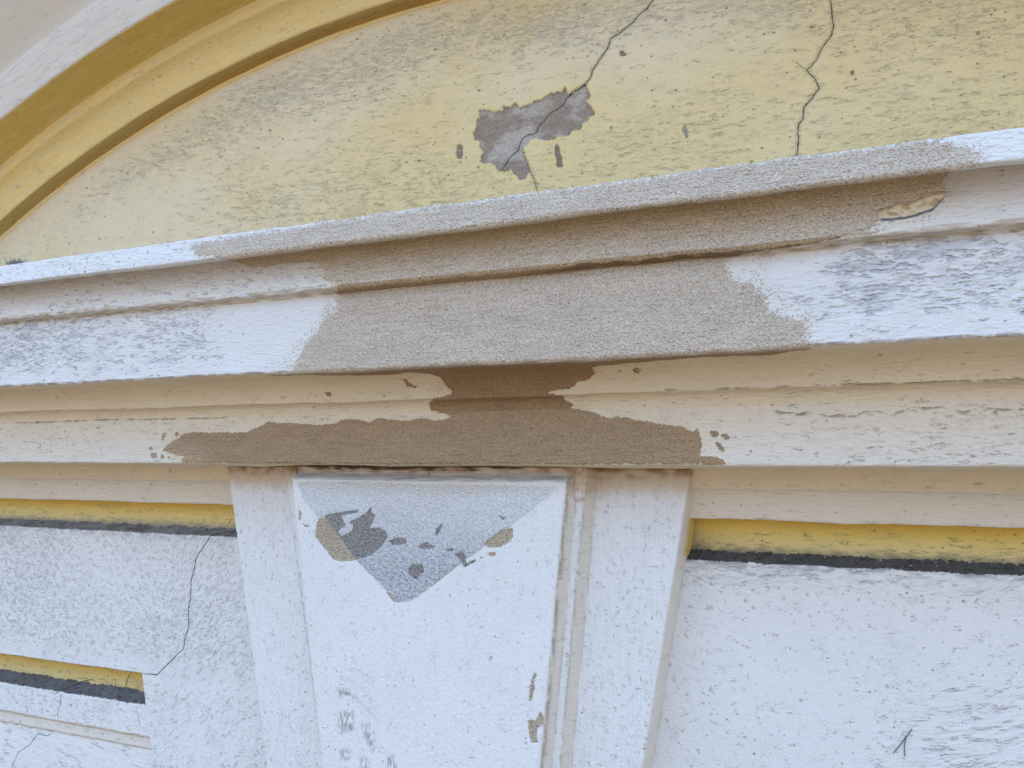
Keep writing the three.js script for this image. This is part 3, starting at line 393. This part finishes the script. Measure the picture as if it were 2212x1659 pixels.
// ------------------------------------------------------------------ lower wall with grooves
{
  const t = thing('rusticated_wall', 'white plaster wall of wide blocks with yellow grooves, either side of the keystone', 'wall');
  const white2 = (o, x, y, dens, sx, sy, ang, bow = 0) => {
    const ca = Math.cos(ang), sa = Math.sin(ang), a = x * ca + y * sa, b = -x * sa + (y - bow) * ca;
    white(o.c, x, y); const f = flecks(a, b, sx, sy, dens), dr = sst(0.03, 0.42, dens), rl = relief(a, b, sx * 0.42, sy * 0.42) * dr; blend(o.c, 0.50, 0.505, 0.51, 0.42 * dr * sst(0.00012, -0.00055, rl / Math.max(dr, 0.05))); blend(o.c, 0.36, 0.36, 0.365, 0.5 * f); blend(o.c, 0.60, 0.60, 0.60, 0.22 * sst(-0.1, 0.5, fbm(x * 230, y * 260, 2)) * Math.min(1, dens * 2.2));
    const p = Math.max(pits(x, y, 0.009, 0.14, 0.0007), pits(x + 0.05, y, 0.03, 0.2, 0.0013)); blend(o.c, 0.26, 0.25, 0.24, 0.6 * p);
    o.h = -0.00045 * f - 0.0005 * p + 0.00024 * fbm(a * sx, b * sy * 0.9, 3) * Math.min(1.2, 0.2 + dens * 2) + 0.00004 * noise(x * 700, y * 700); o.low = 0.0011 * fbm(x * 8, y * 8, 2) + 0.0004 * fbm(x * 50, y * 50, 2) + rl;
  };
  const groove = (o, x, y, q, dark) => {                 // q: 0 top .. 1 bottom of the groove
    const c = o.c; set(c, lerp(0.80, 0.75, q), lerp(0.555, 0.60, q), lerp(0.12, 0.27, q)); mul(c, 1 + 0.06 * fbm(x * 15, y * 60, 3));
    const f = flecks(x, y, 70, 380, 0.10 + 0.42 * q * (dark ? 1 : 0.8) * (0.6 + 0.6 * fbm(x * 12, y * 30, 2))); blend(c, 0.30, 0.28, 0.20, 0.7 * f);
    const p = pits(x, y, 0.008, 0.35, 0.0011); blend(c, 0.30, 0.25, 0.10, 0.6 * p); o.h = -0.0004 * Math.max(f, p) + 0.0002 * fbm(x * 90, y * 260, 3); o.low = 0.0006 * fbm(x * 20, y * 40, 2);
  };
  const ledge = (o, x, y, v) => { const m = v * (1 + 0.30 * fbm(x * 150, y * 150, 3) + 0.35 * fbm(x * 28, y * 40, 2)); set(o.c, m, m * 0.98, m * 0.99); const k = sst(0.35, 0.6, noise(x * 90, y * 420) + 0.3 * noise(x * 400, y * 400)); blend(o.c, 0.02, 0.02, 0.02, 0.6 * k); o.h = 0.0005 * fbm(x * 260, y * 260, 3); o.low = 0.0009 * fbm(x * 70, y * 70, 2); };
  const keyAll = { wall_block: 0, yellow_groove: 1, dirty_ledge: 2 };
  // ---- left of the keystone
  const L = new Layer(1100, 900, -1.19, -0.58, -0.42, -0.012);
  const end = (y) => -0.8400 + 0.297 * (-0.2367 - y);      // slanted right ends of the second groove and the sunk panel
  L.paint((o, x, y) => {
    const wob = 0.0012 * noise(x * 22, 1) + 0.0008 * noise(x * 90, 2) + 0.0008 * noise(x * 400, y * 90), wob2 = 0.0020 * noise(x * 30, 5) + 0.0016 * noise(x * 110, 8) + 0.0014 * noise(x * 380, y * 60), inEnd = x < end(y) + 0.0008;
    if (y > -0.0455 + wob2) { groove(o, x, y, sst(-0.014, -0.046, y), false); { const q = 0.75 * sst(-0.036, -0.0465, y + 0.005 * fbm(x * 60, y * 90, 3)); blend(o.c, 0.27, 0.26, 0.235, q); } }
    else if (y > -0.0555 + wob) ledge(o, x, y, 0.20 * (1 + 0.35 * noise(x * 30, y * 90)));
    else if (inEnd && y < -0.2365 && y > -0.2640 + wob2) { groove(o, x, y, sst(-0.236, -0.266, y), true); mul(o.c, 0.93); }
    else if (inEnd && y <= -0.2640 + wob2 && y > -0.2752 + wob) ledge(o, x, y, 0.125);
    else if (inEnd && y < -0.312 + wob * 0.6 && y > -0.332) { white2(o, x, y, 0.12, 90, 300, 0); mul(o.c, 0.98, 0.945, 0.89); const e = Math.max(sst(-0.3175, -0.315, y), sst(-0.3275, -0.330, y)); blend(o.c, 0.60, 0.48, 0.36, 0.5 * e * sst(-0.4, 0.3, noise(x * 60, y * 200))); }
    else if (inEnd && y <= -0.332) white2(o, x, y, 0.20 + 0.2 * fbm(x * 9, y * 30, 2), 60, 300, -0.12);
    else {
      const q = sst(-0.0555, -0.2365, y), near = sst(-0.86, -0.74, x);
      let d = 0.33 + 0.28 * fbm(x * 6 + 2, y * 8, 3); if (y < -0.2365) d = 0.24 + 0.26 * fbm(x * 9, y * 12, 3); d *= 1 - 0.45 * sst(-0.20, -0.23, y) * (1 - sst(-0.2375, -0.26, y));
      const sw = near + 0.35 * noise(x * 14, y * 14) > 0.5; white2(o, x, y, d, sw ? 170 : 210, sw ? 420 : 380, sw ? 0.8 : -0.1);
      const sm = sst(0.15, 0.65, fbm(x * 16 + 9, y * 20, 3)); blend(o.c, 0.48, 0.485, 0.49, 0.30 * sm);
      if (y > -0.066) blend(o.c, 0.42, 0.41, 0.40, 0.55 * sst(-0.066, -0.056, y) * sst(-0.3, 0.3, noise(x * 60, y * 120)));
    }
  }, true);
  const zL = (x, y, beyond) => {
    if (y > -0.2) return y > -0.0458 ? -0.016 : y > -0.0556 ? lerp(0, -0.016, (y + 0.0556) / 0.0098) : 0;
    if (beyond || y > -0.2366) return 0;
    return y > -0.2646 ? -0.021 : y > -0.2752 ? lerp(0, -0.021, (y + 0.2752) / 0.0106) : y > -0.3122 ? 0 : y > -0.3168 ? lerp(-0.0055, 0, (y + 0.3168) / 0.0046) : y > -0.3290 ? lerp(-0.0070, -0.0055, (y + 0.3290) / 0.0122) : y > -0.332 ? lerp(-0.010, -0.007, (y + 0.332) / 0.003) : -0.010;
  };
  const rowsL = steps([-0.012, -0.0455, -0.0462, -0.0550, -0.0565, -0.2350, -0.2363, -0.2369, -0.2640, -0.2650, -0.2746, -0.2760, -0.3116, -0.3124, -0.3164, -0.3172, -0.3286, -0.3294, -0.3317, -0.3325, -0.42], 0.0016);
  const colsL = [...range(0, 1, 0.0034), ...range(1.002, 1.012, 0.002), ...range(1.016, 2, 0.007)];   // 0..1 to the slanted end, 1.01..2 beyond it
  const pL = (u, y) => { const e = end(y), x = u <= 1 ? lerp(-1.19, e, u) : u <= 1.012 ? e + (u - 1) * 0.15 : lerp(e + 0.0018, -0.58, (u - 1.012) / 0.988); return [x, y + 0.0006 * noise(x * 18, y * 3 + 9) + 0.0003 * noise(x * 80, y * 9), zL(x, y, u > 1.001 + (u <= 1.012 ? 0.003 : 0))]; };
  const clsL = [['wall_block', 'white plaster block left of the keystone, cracked top to bottom'], ['yellow_groove', 'upper yellow groove left of the keystone'], ['dirty_ledge', 'grey dirty ledge of the upper left groove'], ['yellow_groove', 'short lower yellow groove at the left edge'], ['dirty_ledge', 'dark ledge of the short lower left groove'], ['sunk_panel', 'sunk panel at the lower left corner'], ['wall_block', 'narrow white strip under the short lower groove']];
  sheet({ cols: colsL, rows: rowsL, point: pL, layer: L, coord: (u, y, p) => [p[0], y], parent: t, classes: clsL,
    classOf: (x, y, u, v) => (y > -0.0458 ? 1 : y > -0.0556 ? 2 : y > -0.2366 || u > 1.004 ? 0 : y > -0.2646 ? 3 : y > -0.2752 ? 4 : y > -0.3122 ? 6 : 5) });
  const zAt = (x, y) => zL(x, y, x > end(y)) + L.at(L.low, x, y);
  LCRACK.map(poly).forEach((p, i) => crack(p, [0.0013, 0.0008, 0.0005][i], zAt, t)); LCRACKY.map(poly).forEach((p) => crack(p, 0.0011, (x, y) => zAt(x, y) + 0.0004, t)); LCRACKP.map(poly).forEach((p) => crack(p, 0.0008, zAt, t));
  // ---- right of the keystone
  const Q = new Layer(1024, 900, -0.22, 0.21, -0.36, -0.012);
  Q.paint((o, x, y) => {
    const wob = 0.0010 * noise(x * 30, 1) + 0.0008 * noise(x * 140, 2) + 0.0009 * noise(x * 420, y * 90), wob2 = 0.0018 * noise(x * 30, 5) + 0.0013 * noise(x * 120, 8) + 0.0014 * noise(x * 380, y * 60);
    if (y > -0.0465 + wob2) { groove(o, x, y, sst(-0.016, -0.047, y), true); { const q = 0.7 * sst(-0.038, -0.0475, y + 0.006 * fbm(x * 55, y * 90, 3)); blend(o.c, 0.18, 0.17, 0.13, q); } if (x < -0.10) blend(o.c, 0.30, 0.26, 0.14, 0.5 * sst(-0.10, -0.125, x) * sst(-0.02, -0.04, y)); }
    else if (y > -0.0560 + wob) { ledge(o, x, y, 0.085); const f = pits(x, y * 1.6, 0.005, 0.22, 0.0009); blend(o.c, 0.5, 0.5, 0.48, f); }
    else {
      const top = sst(-0.095, -0.056, y), br = sst(0.0, 0.12, x) * sst(-0.12, -0.18, y), lf = sst(-0.05, -0.15, x);
      const d = 0.09 + 0.14 * fbm(x * 8 + 1, y * 9, 3) + 0.28 * top + 0.17 * br + 0.05 * lf;
      // brush strokes fan out towards the lower right
      white2(o, x, y, d, Math.max(top, br) > 0.45 ? 70 : 230, 420, 0.02, 1.3 * Math.max(0, x - 0.02) ** 2);
      if (y > -0.064) blend(o.c, 0.33, 0.32, 0.32, 0.75 * sst(-0.064, -0.056, y) * sst(-0.35, 0.25, noise(x * 55, y * 160)));
    }
  }, true);
  const zR = (y) => (y > -0.0465 ? -0.016 : y > -0.0560 ? lerp(0, -0.016, (y + 0.0560) / 0.0095) : 0);
  const clsR = [['wall_block', 'large white plaster block right of the keystone'], ['yellow_groove', 'yellow groove right of the keystone'], ['dirty_ledge', 'black dirty ledge under the right yellow groove']];
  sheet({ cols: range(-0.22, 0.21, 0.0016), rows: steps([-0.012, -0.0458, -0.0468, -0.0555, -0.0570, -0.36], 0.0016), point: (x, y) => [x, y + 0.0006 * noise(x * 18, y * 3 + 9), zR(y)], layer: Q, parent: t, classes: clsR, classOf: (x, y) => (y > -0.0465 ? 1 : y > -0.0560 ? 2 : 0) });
  // ---- the wall beyond the frame and behind everything
  const coarse = (x0, x1, y0, y1, z) => sheet({ cols: range(x0, x1, 0.05), rows: range(y1, y0, 0.04), point: (x, y) => [x, y, z], layer: Q, coord: (x, y) => [pingpong(x, -0.05, 0.25), pingpong(y, -0.355, 0.24)], parent: t, classes: [['wall_block']], lift: 0 });
  coarse(0.21, 1.3, -1.9, -0.359, 0); coarse(-2.3, -0.80, -1.9, -0.42, -0.010); coarse(-0.80, -0.58, -1.9, -0.419, 0); coarse(-0.60, 0.21, -1.9, -0.359, -0.001);
  sheet({ cols: range(0.21, 1.3, 0.0545), rows: [-0.012, -0.0464, -0.0466, -0.0560, -0.0561, -0.36], point: (x, y) => [x, y, zR(y)], layer: Q, coord: (x, y) => [pingpong(x, 0.21, -0.109), y], parent: t, classes: clsR.map((c) => [c[0]]), classOf: (x, y, u, v) => (v > -0.0465 ? 1 : v > -0.0560 ? 2 : 0), lift: 0 });
  sheet({ cols: range(-2.35, -1.19, 0.0725), rows: [-0.012, -0.0457, -0.0459, -0.0556, -0.0557, -0.2365, -0.2367, -0.2645, -0.2647, -0.2752, -0.3121, -0.3168, -0.3290, -0.332, -0.42], point: (x, y) => [x, y, zL(x, y, false)], layer: L, coord: (x, y) => [pingpong(x, -1.19, 0.29), y], parent: t, classes: clsL.map((c) => [c[0]]), classOf: (x, y, u, v) => (v > -0.0458 ? 1 : v > -0.0556 ? 2 : v > -0.2366 ? 0 : v > -0.2646 ? 3 : v > -0.2752 ? 4 : v > -0.3122 ? 6 : 5), lift: 0 });
  part('wall_core', boxGeo(-7, 6, -1.9, 2.3, -0.45, -0.025), whitePlain, t);
}

// ------------------------------------------------------------------ keystone
{
  const t = thing('keystone', 'tall white tapering keystone with a raised panel, under the middle of the cornice', 'keystone');
  const L = new Layer(1500, 1024, -0.72, -0.10, -0.38, 0.036);
  const tri = L.field([poly(TRI)], 0.0010), triWide = L.field([poly(TRI)], 0.012), cg = KCHIPG.map(poly), ct = KCHIPT.map(poly), fg = L.field(cg, 0.0006), ft = L.field(ct, 0.0006), smu = L.field(SMUDGE.map(poly), 0.002), [vA, vB, vC] = poly(TRIV), side = (p, q, x, y) => ((q[0] - p[0]) * (y - p[1]) - (q[1] - p[1]) * (x - p[0])) / Math.hypot(q[0] - p[0], q[1] - p[1]), fin = L.dist(FINGER.map(poly), 0.008), mask = new Float32Array(L.W * L.H);
  const pl = (y) => -0.5603 + 0.209 * (0.0197 - y), pr = (y) => -0.2339 - 0.0855 * (0.0135 - y), il = (y) => -0.5866 + 0.238 * (0.0315 - y), ir = (y) => -0.2194 - 0.087 * (0.0142 - y);
  L.paint((o, x, y, k) => {
    const c = o.c, inPanel = x > pl(y) - 0.001 && x < pr(y) + 0.001, edge = Math.min(Math.abs(x - pl(y)), Math.abs(x - pr(y)), Math.abs(x - il(y)), Math.abs(x - ir(y)));
    white(c, x, y);
    const lft = x < il(y), d = inPanel ? 0.035 + 0.05 * fbm(x * 10, y * 5, 2) : (lft ? 0.13 : 0.15) + 0.16 * fbm(x * 14, y * 5, 3) + 0.12 * sst(0.006, 0, edge);
    const f = flecks(x, y, 300, 330, d * 0.9), bl = sst(0.25, 0.6, noise(x * 620, y * 26) + 0.5 * noise(x * 60, y * 40)) * (inPanel ? 0.25 : 1); blend(c, 0.34, 0.34, 0.345, 0.5 * f); blend(c, 0.56, 0.56, 0.57, 0.22 * bl);
    const st = fbm(x * 300, y * 9, 2); mul(c, 1 + 0.03 * st);
    const p = Math.max(pits(x, y, 0.011, inPanel ? 0.10 : 0.16, 0.0007), pits(x + 0.05, y, 0.035, 0.25, 0.0012)); blend(c, 0.30, 0.26, 0.21, 0.55 * p);
    o.h = -0.0004 * f - 0.0004 * p + 0.00012 * st + 0.00012 * fbm(x * 260, y * 260, 2); o.low = 0.0008 * fbm(x * 9, y * 7, 2) + 0.0005 * fbm(x * 70, y * 40, 2) * (inPanel ? 0.35 : 1);
    if (!inPanel && x > pr(y)) { const g = sst(0.003, 0, edge);  const tr = sst(0.2, 0.6, noise(x * 400, y * 30)); blend(c, 0.45, 0.40, 0.34, 0.35 * g * tr); }
    // cream step sides; edge lines paint in the shade of their rounding, with grime
    { const cr = Math.max(sst(-0.0008, 0.0006, x - pr(y)) * sst(0.0072, 0.0055, x - pr(y)), sst(-0.0012, 0.0005, x - ir(y)) * sst(0.0070, 0.0052, x - ir(y)), 0.9 * sst(-0.0012, 0.0006, x - KR(y)));
      blend(c, 0.77, 0.70, 0.60, 0.85 * cr); const li = Math.max(Math.exp(-(((x - pr(y) - 0.0012) / 0.0011) ** 2)), 0.7 * Math.exp(-(((x - ir(y) + 0.0004) / 0.0010) ** 2)), 0.5 * Math.exp(-(((x - ir(y) - 0.0062) / 0.0008) ** 2)), 0.5 * Math.exp(-(((x - pr(y) - 0.0060) / 0.0008) ** 2)), 0.5 * Math.exp(-(((x - KR(y) - 0.0040) / 0.0009) ** 2)), 0.6 * Math.exp(-(((x - il(y) - 0.0022) / 0.0010) ** 2)), 0.45 * Math.exp(-(((x - pl(y) + 0.0030) / 0.0010) ** 2)));
      blend(c, 0.36, 0.29, 0.225, 0.75 * li * sst(-0.55, 0.25, noise(x * 500, y * 42) + 0.4 * noise(x * 300, y * 300))); }
    // worn triangle
    const tw = sst(0.3, 0.7, lerp(tri[k], triWide[k], 0.55 * sst(-0.055, -0.01, y)) + 0.30 * noise(x * 90, y * 90) * tri[k] * (1 - tri[k]) * 4);
    if (inPanel && tw > 0) {
      const low = sst(0.005, -0.085, y), gq = hash(Math.floor(x / 0.0008), Math.floor(y / 0.0008)) - 0.5, n = noise(x * 420, y * 520), m = 1 + lerp(0.18, 0.45, low) * (gq * 0.8 + n * 0.7 + 0.8 * noise(x * 260, y * 320));
      const base = lerp(0.64, 0.50, low) + 0.05 * fbm(x * 16, y * 22, 3); blend(c, base * m * 0.98, base * m, base * m * 1.02, tw * lerp(0.44, 0.94, low)); o.h += tw * (0.0003 * n + 0.0002 * gq);
    }
    // plaster showing through
    const e1 = fg[k] * (1 - fg[k]) * 4, a = sst(0.42, 0.58, fg[k] + e1 * (0.45 * noise(x * 480, y * 480) + 0.35 * noise(x * 200, y * 200))), b = sst(0.42, 0.58, ft[k] + 0.3 * ft[k] * (1 - ft[k]) * 4 * noise(x * 420, y * 420)), gq = hash(Math.floor(x / 0.0007), Math.floor(y / 0.0007)) - 0.5, gn = noise(x * 300, y * 480);
    if (a > 0) { const m = 0.215 * (1 + 0.45 * gq + 0.4 * gn); blend(c, m * 1.07, m, m * 0.89, a * (0.97 - 0.42 * sst(0.2, 0.5, noise(x * 560, y * 800)))); o.h = 0.0003 * gn; }
    if (b > 0) { const m = 1 + 0.3 * gq + 0.25 * gn; blend(c, 0.42 * m, 0.335 * m, 0.225 * m, b * (0.96 - 0.40 * sst(0.2, 0.5, noise(x * 560, y * 760)))); o.h = 0.0003 * gn; }
    mask[k] = Math.max(a, b); o.low -= 0.0011 * mask[k];
    if (inPanel) { const e = Math.min(side(vA, vB, x, y), side(vB, vC, x, y)); if (e > 0) o.low -= Math.min(0.0065, 0.13 * e) * sst(0.030, 0.0, y); }   // the worn top of the panel is a shallow V-shaped facet
    const sm = smu[k] * sst(-0.3, 0.2, noise(x * 420, y * 150)); blend(c, 0.33, 0.32, 0.31, 0.8 * sm);
    if (fin[k] < 0.007) { const q = sst(0.1, 0.5, Math.sin(fin[k] * 1500) * 0.5 + 0.5 * noise(x * 300, y * 300)) * sst(0.007, 0.002, fin[k]); blend(c, 0.52, 0.51, 0.49, 0.38 * q); }
    // rust-brown stain creeping down from the joint under the cornice
    const top = y + 0.004 * fbm(x * 30, y * 30, 3) + 0.003 * noise(x * 110, y * 60); const s1 = sst(0.000, 0.020, top), s2 = sst(0.020, 0.031, top);
    const sides = inPanel ? lerp(0.25, 0.9, sst(0.0255, 0.0275, y)) : 1; blend(c, 0.62, 0.47, 0.31, 0.75 * s1 * sides); blend(c, 0.34, 0.20, 0.09, 0.85 * s2 * sides * sst(-0.5, 0.4, noise(x * 60, y * 120)));
    if (x > pl(y) - 0.004 && x < pr(y) + 0.002 && y > 0.0175 && y < 0.027) { const q = sst(-0.4, 0.3, fbm(x * 30, y * 420, 3)); blend(c, 0.36, 0.37, 0.39, 0.62 * q); }
    if (y > 0.0285 && x > -0.57 && x < -0.28) { const q = sst(-0.25, 0.25, fbm(x * 45, y * 200, 3) + 0.35 * sst(-0.56, -0.5, x) * sst(-0.3, -0.42, x) - 0.25 + (y - 0.030) * 120); blend(c, 0.06, 0.045, 0.03, 0.9 * q); }  // shade of the open gap, with its crud, painted in near black
    if (x > KR(y) - 0.001 && y > -0.052 && y < -0.008) blend(c, 0.72, 0.53, 0.14, sst(0.0012, 0.0032, x - KR(y)));
    const wornR = Math.exp(-(((x + 0.226) / 0.004) ** 2)) * sst(0.004, 0.012, y) * sst(-0.2, 0.4, noise(x * 300, y * 200)); blend(c, 0.45, 0.33, 0.20, 0.8 * wornR);
  });
  // columns follow the slanted edges; each entry: [edge x, z above the frame's zero]
  const marks = [[(y) => KL(y) - 0.0025, -0.03], [(y) => KL(y) - 0.0006, 0.0375], [(y) => KL(y) + 0.0012, 0.04], [(y) => il(y) - 0.0045, 0.04], [(y) => il(y) - 0.0005, 0.0575], [(y) => il(y) + 0.001, 0.059], [(y) => pl(y) - 0.0030, 0.059], [(y) => pl(y) - 0.0004, 0.077], [(y) => pl(y) + 0.0012, 0.0788],
    [(y) => pr(y) - 0.0012, 0.0788], [(y) => pr(y) + 0.0008, 0.0765], [(y) => pr(y) + 0.0046, 0.0615], [(y) => pr(y) + 0.0062, 0.059], [(y) => ir(y) - 0.001, 0.059], [(y) => ir(y) + 0.0006, 0.0570], [(y) => ir(y) + 0.0050, 0.0405], [(y) => ir(y) + 0.0065, 0.04], [(y) => KR(y) - 0.0012, 0.04], [(y) => KR(y) + 0.0004, 0.038], [(y) => KR(y) + 0.0042, -0.012]];
  const widths = [2, 2, 2, 48, 4, 1, 14, 5, 2, 190, 2, 5, 1, 9, 2, 5, 1, 60, 2, 5], cols = [0];
  for (let i = 0; i < marks.length - 1; i++) { const n = widths[i + 1]; for (let k = 1; k <= n; k++) cols.push(i + k / n); }
  const rows = steps([0.0325, 0.0275, 0.0262, 0.0190, 0.0180, -0.38, -1.2].slice(0, 6), 0.0016).concat(range(-0.42, -1.0, 0.08));
  const point = (u, y0) => {
    const i = Math.min(marks.length - 2, Math.floor(u)), q = u - i, y = y0 + 0.0004 * noise(u * 3, y0 * 40), x = lerp(marks[i][0](y), marks[i + 1][0](y), q) + 0.0005 * noise(y * 24, i * 1.7) ;
    let z = lerp(marks[i][1], marks[i + 1][1], q); const b = sst(0.0182, 0.0262, y0);
    if (u > 6.5 && u < 11.5 && y0 > 0.018) z = lerp(z, Math.min(z, 0.064), b);
    if (u >= 11 && u <= 15.5 && y0 > 0.001) z = lerp(z, Math.max(z, u > 14.5 ? z : 0.0655), sst(0.0005, 0.003, y0));
    return [x, y, z];
  };
  const classes = [['frame', 'flat left and right margins of the keystone'], ['raised_band'], ['panel', 'smooth raised centre panel of the keystone'], ['bare_mortar'], ['worn_patch', 'grey worn triangle at the top of the panel']];
  const all = [...cg, ...ct], boxes = all.map((p) => bound(p, 0.0015)); all.forEach(() => classes.push(['bare_mortar']));
  sheet({ cols, rows, point, layer: L, coord: (u, y, p) => [p[0], y], parent: t, classes, classOf: (x, y, u) => {
    if (y > -0.38 && L.at(mask, x, y) > 0.5) for (let i = 0; i < boxes.length; i++) if (inBox(boxes[i], x, y)) return 5 + i;
    if (u > 8 && u < 9 && y > -0.2 && L.at(tri, x, y) > 0.5) return 4;
    return u < 4 || u > 15.5 ? 0 : u > 7 && u < 10.5 ? 2 : 1; } });
  part('back_block', boxGeo(-0.60, -0.19, -0.2, 0.031, 0.0, 0.036), whitePlain, t);
}

// ------------------------------------------------------------------ small things
{
  const m = new THREE.MeshStandardMaterial({ color: new THREE.Color().setRGB(0.10, 0.10, 0.11), roughness: 0.7 });
  const lab = ['longer dark paintbrush bristle stuck to the right white block, leaning right', 'shorter upright dark paintbrush bristle stuck under the leaning one on the right block'];
  BRISTLE.map(poly).forEach((p, i) => {
    const c = new THREE.CatmullRomCurve3(p.map(([x, y]) => new THREE.Vector3(x, y, 0.0014))), g = new THREE.TubeGeometry(c, 24, 0.00042, 6), pos = g.attributes.position;
    const b = part('brush_bristle', g, m, scene); b.name = numbered('brush_bristle'); b.userData = { label: lab[i], category: 'bristle', group: 'bristles on the right block' };
  });
  let s = 5; const rnd = () => (s = (s * 16807) % 2147483647) / 2147483647, gs = [];
  for (let i = 0; i < 110; i++) {
    const a = rnd() * 6.283, r = 0.012 * Math.sqrt(rnd()), p = [], x0 = -0.892 + 1.0 * r * Math.cos(a), z0 = 0.197 + 0.3 * r * Math.sin(a); let x = x0, y = 0.2650 + rnd() * 0.0045, z = z0;
    for (let k = 0; k < 5; k++) { p.push(new THREE.Vector3(x, y, z)); x += (rnd() - 0.5) * 0.005; y += (rnd() - 0.35) * 0.0026; z += (rnd() - 0.5) * 0.004; }
    gs.push(new THREE.TubeGeometry(new THREE.CatmullRomCurve3(p), 8, 0.00018 + 0.0003 * rnd(), 4));
  }
  const d = part('dust_tuft', mergeGeometries(gs), new THREE.MeshStandardMaterial({ color: new THREE.Color().setRGB(0.42, 0.39, 0.36), roughness: 1 }), scene);
  d.userData = { label: 'small grey tuft of cobweb and dust on the top left edge of the cornice', category: 'dust tuft' };
}
renderer.render(scene, camera);
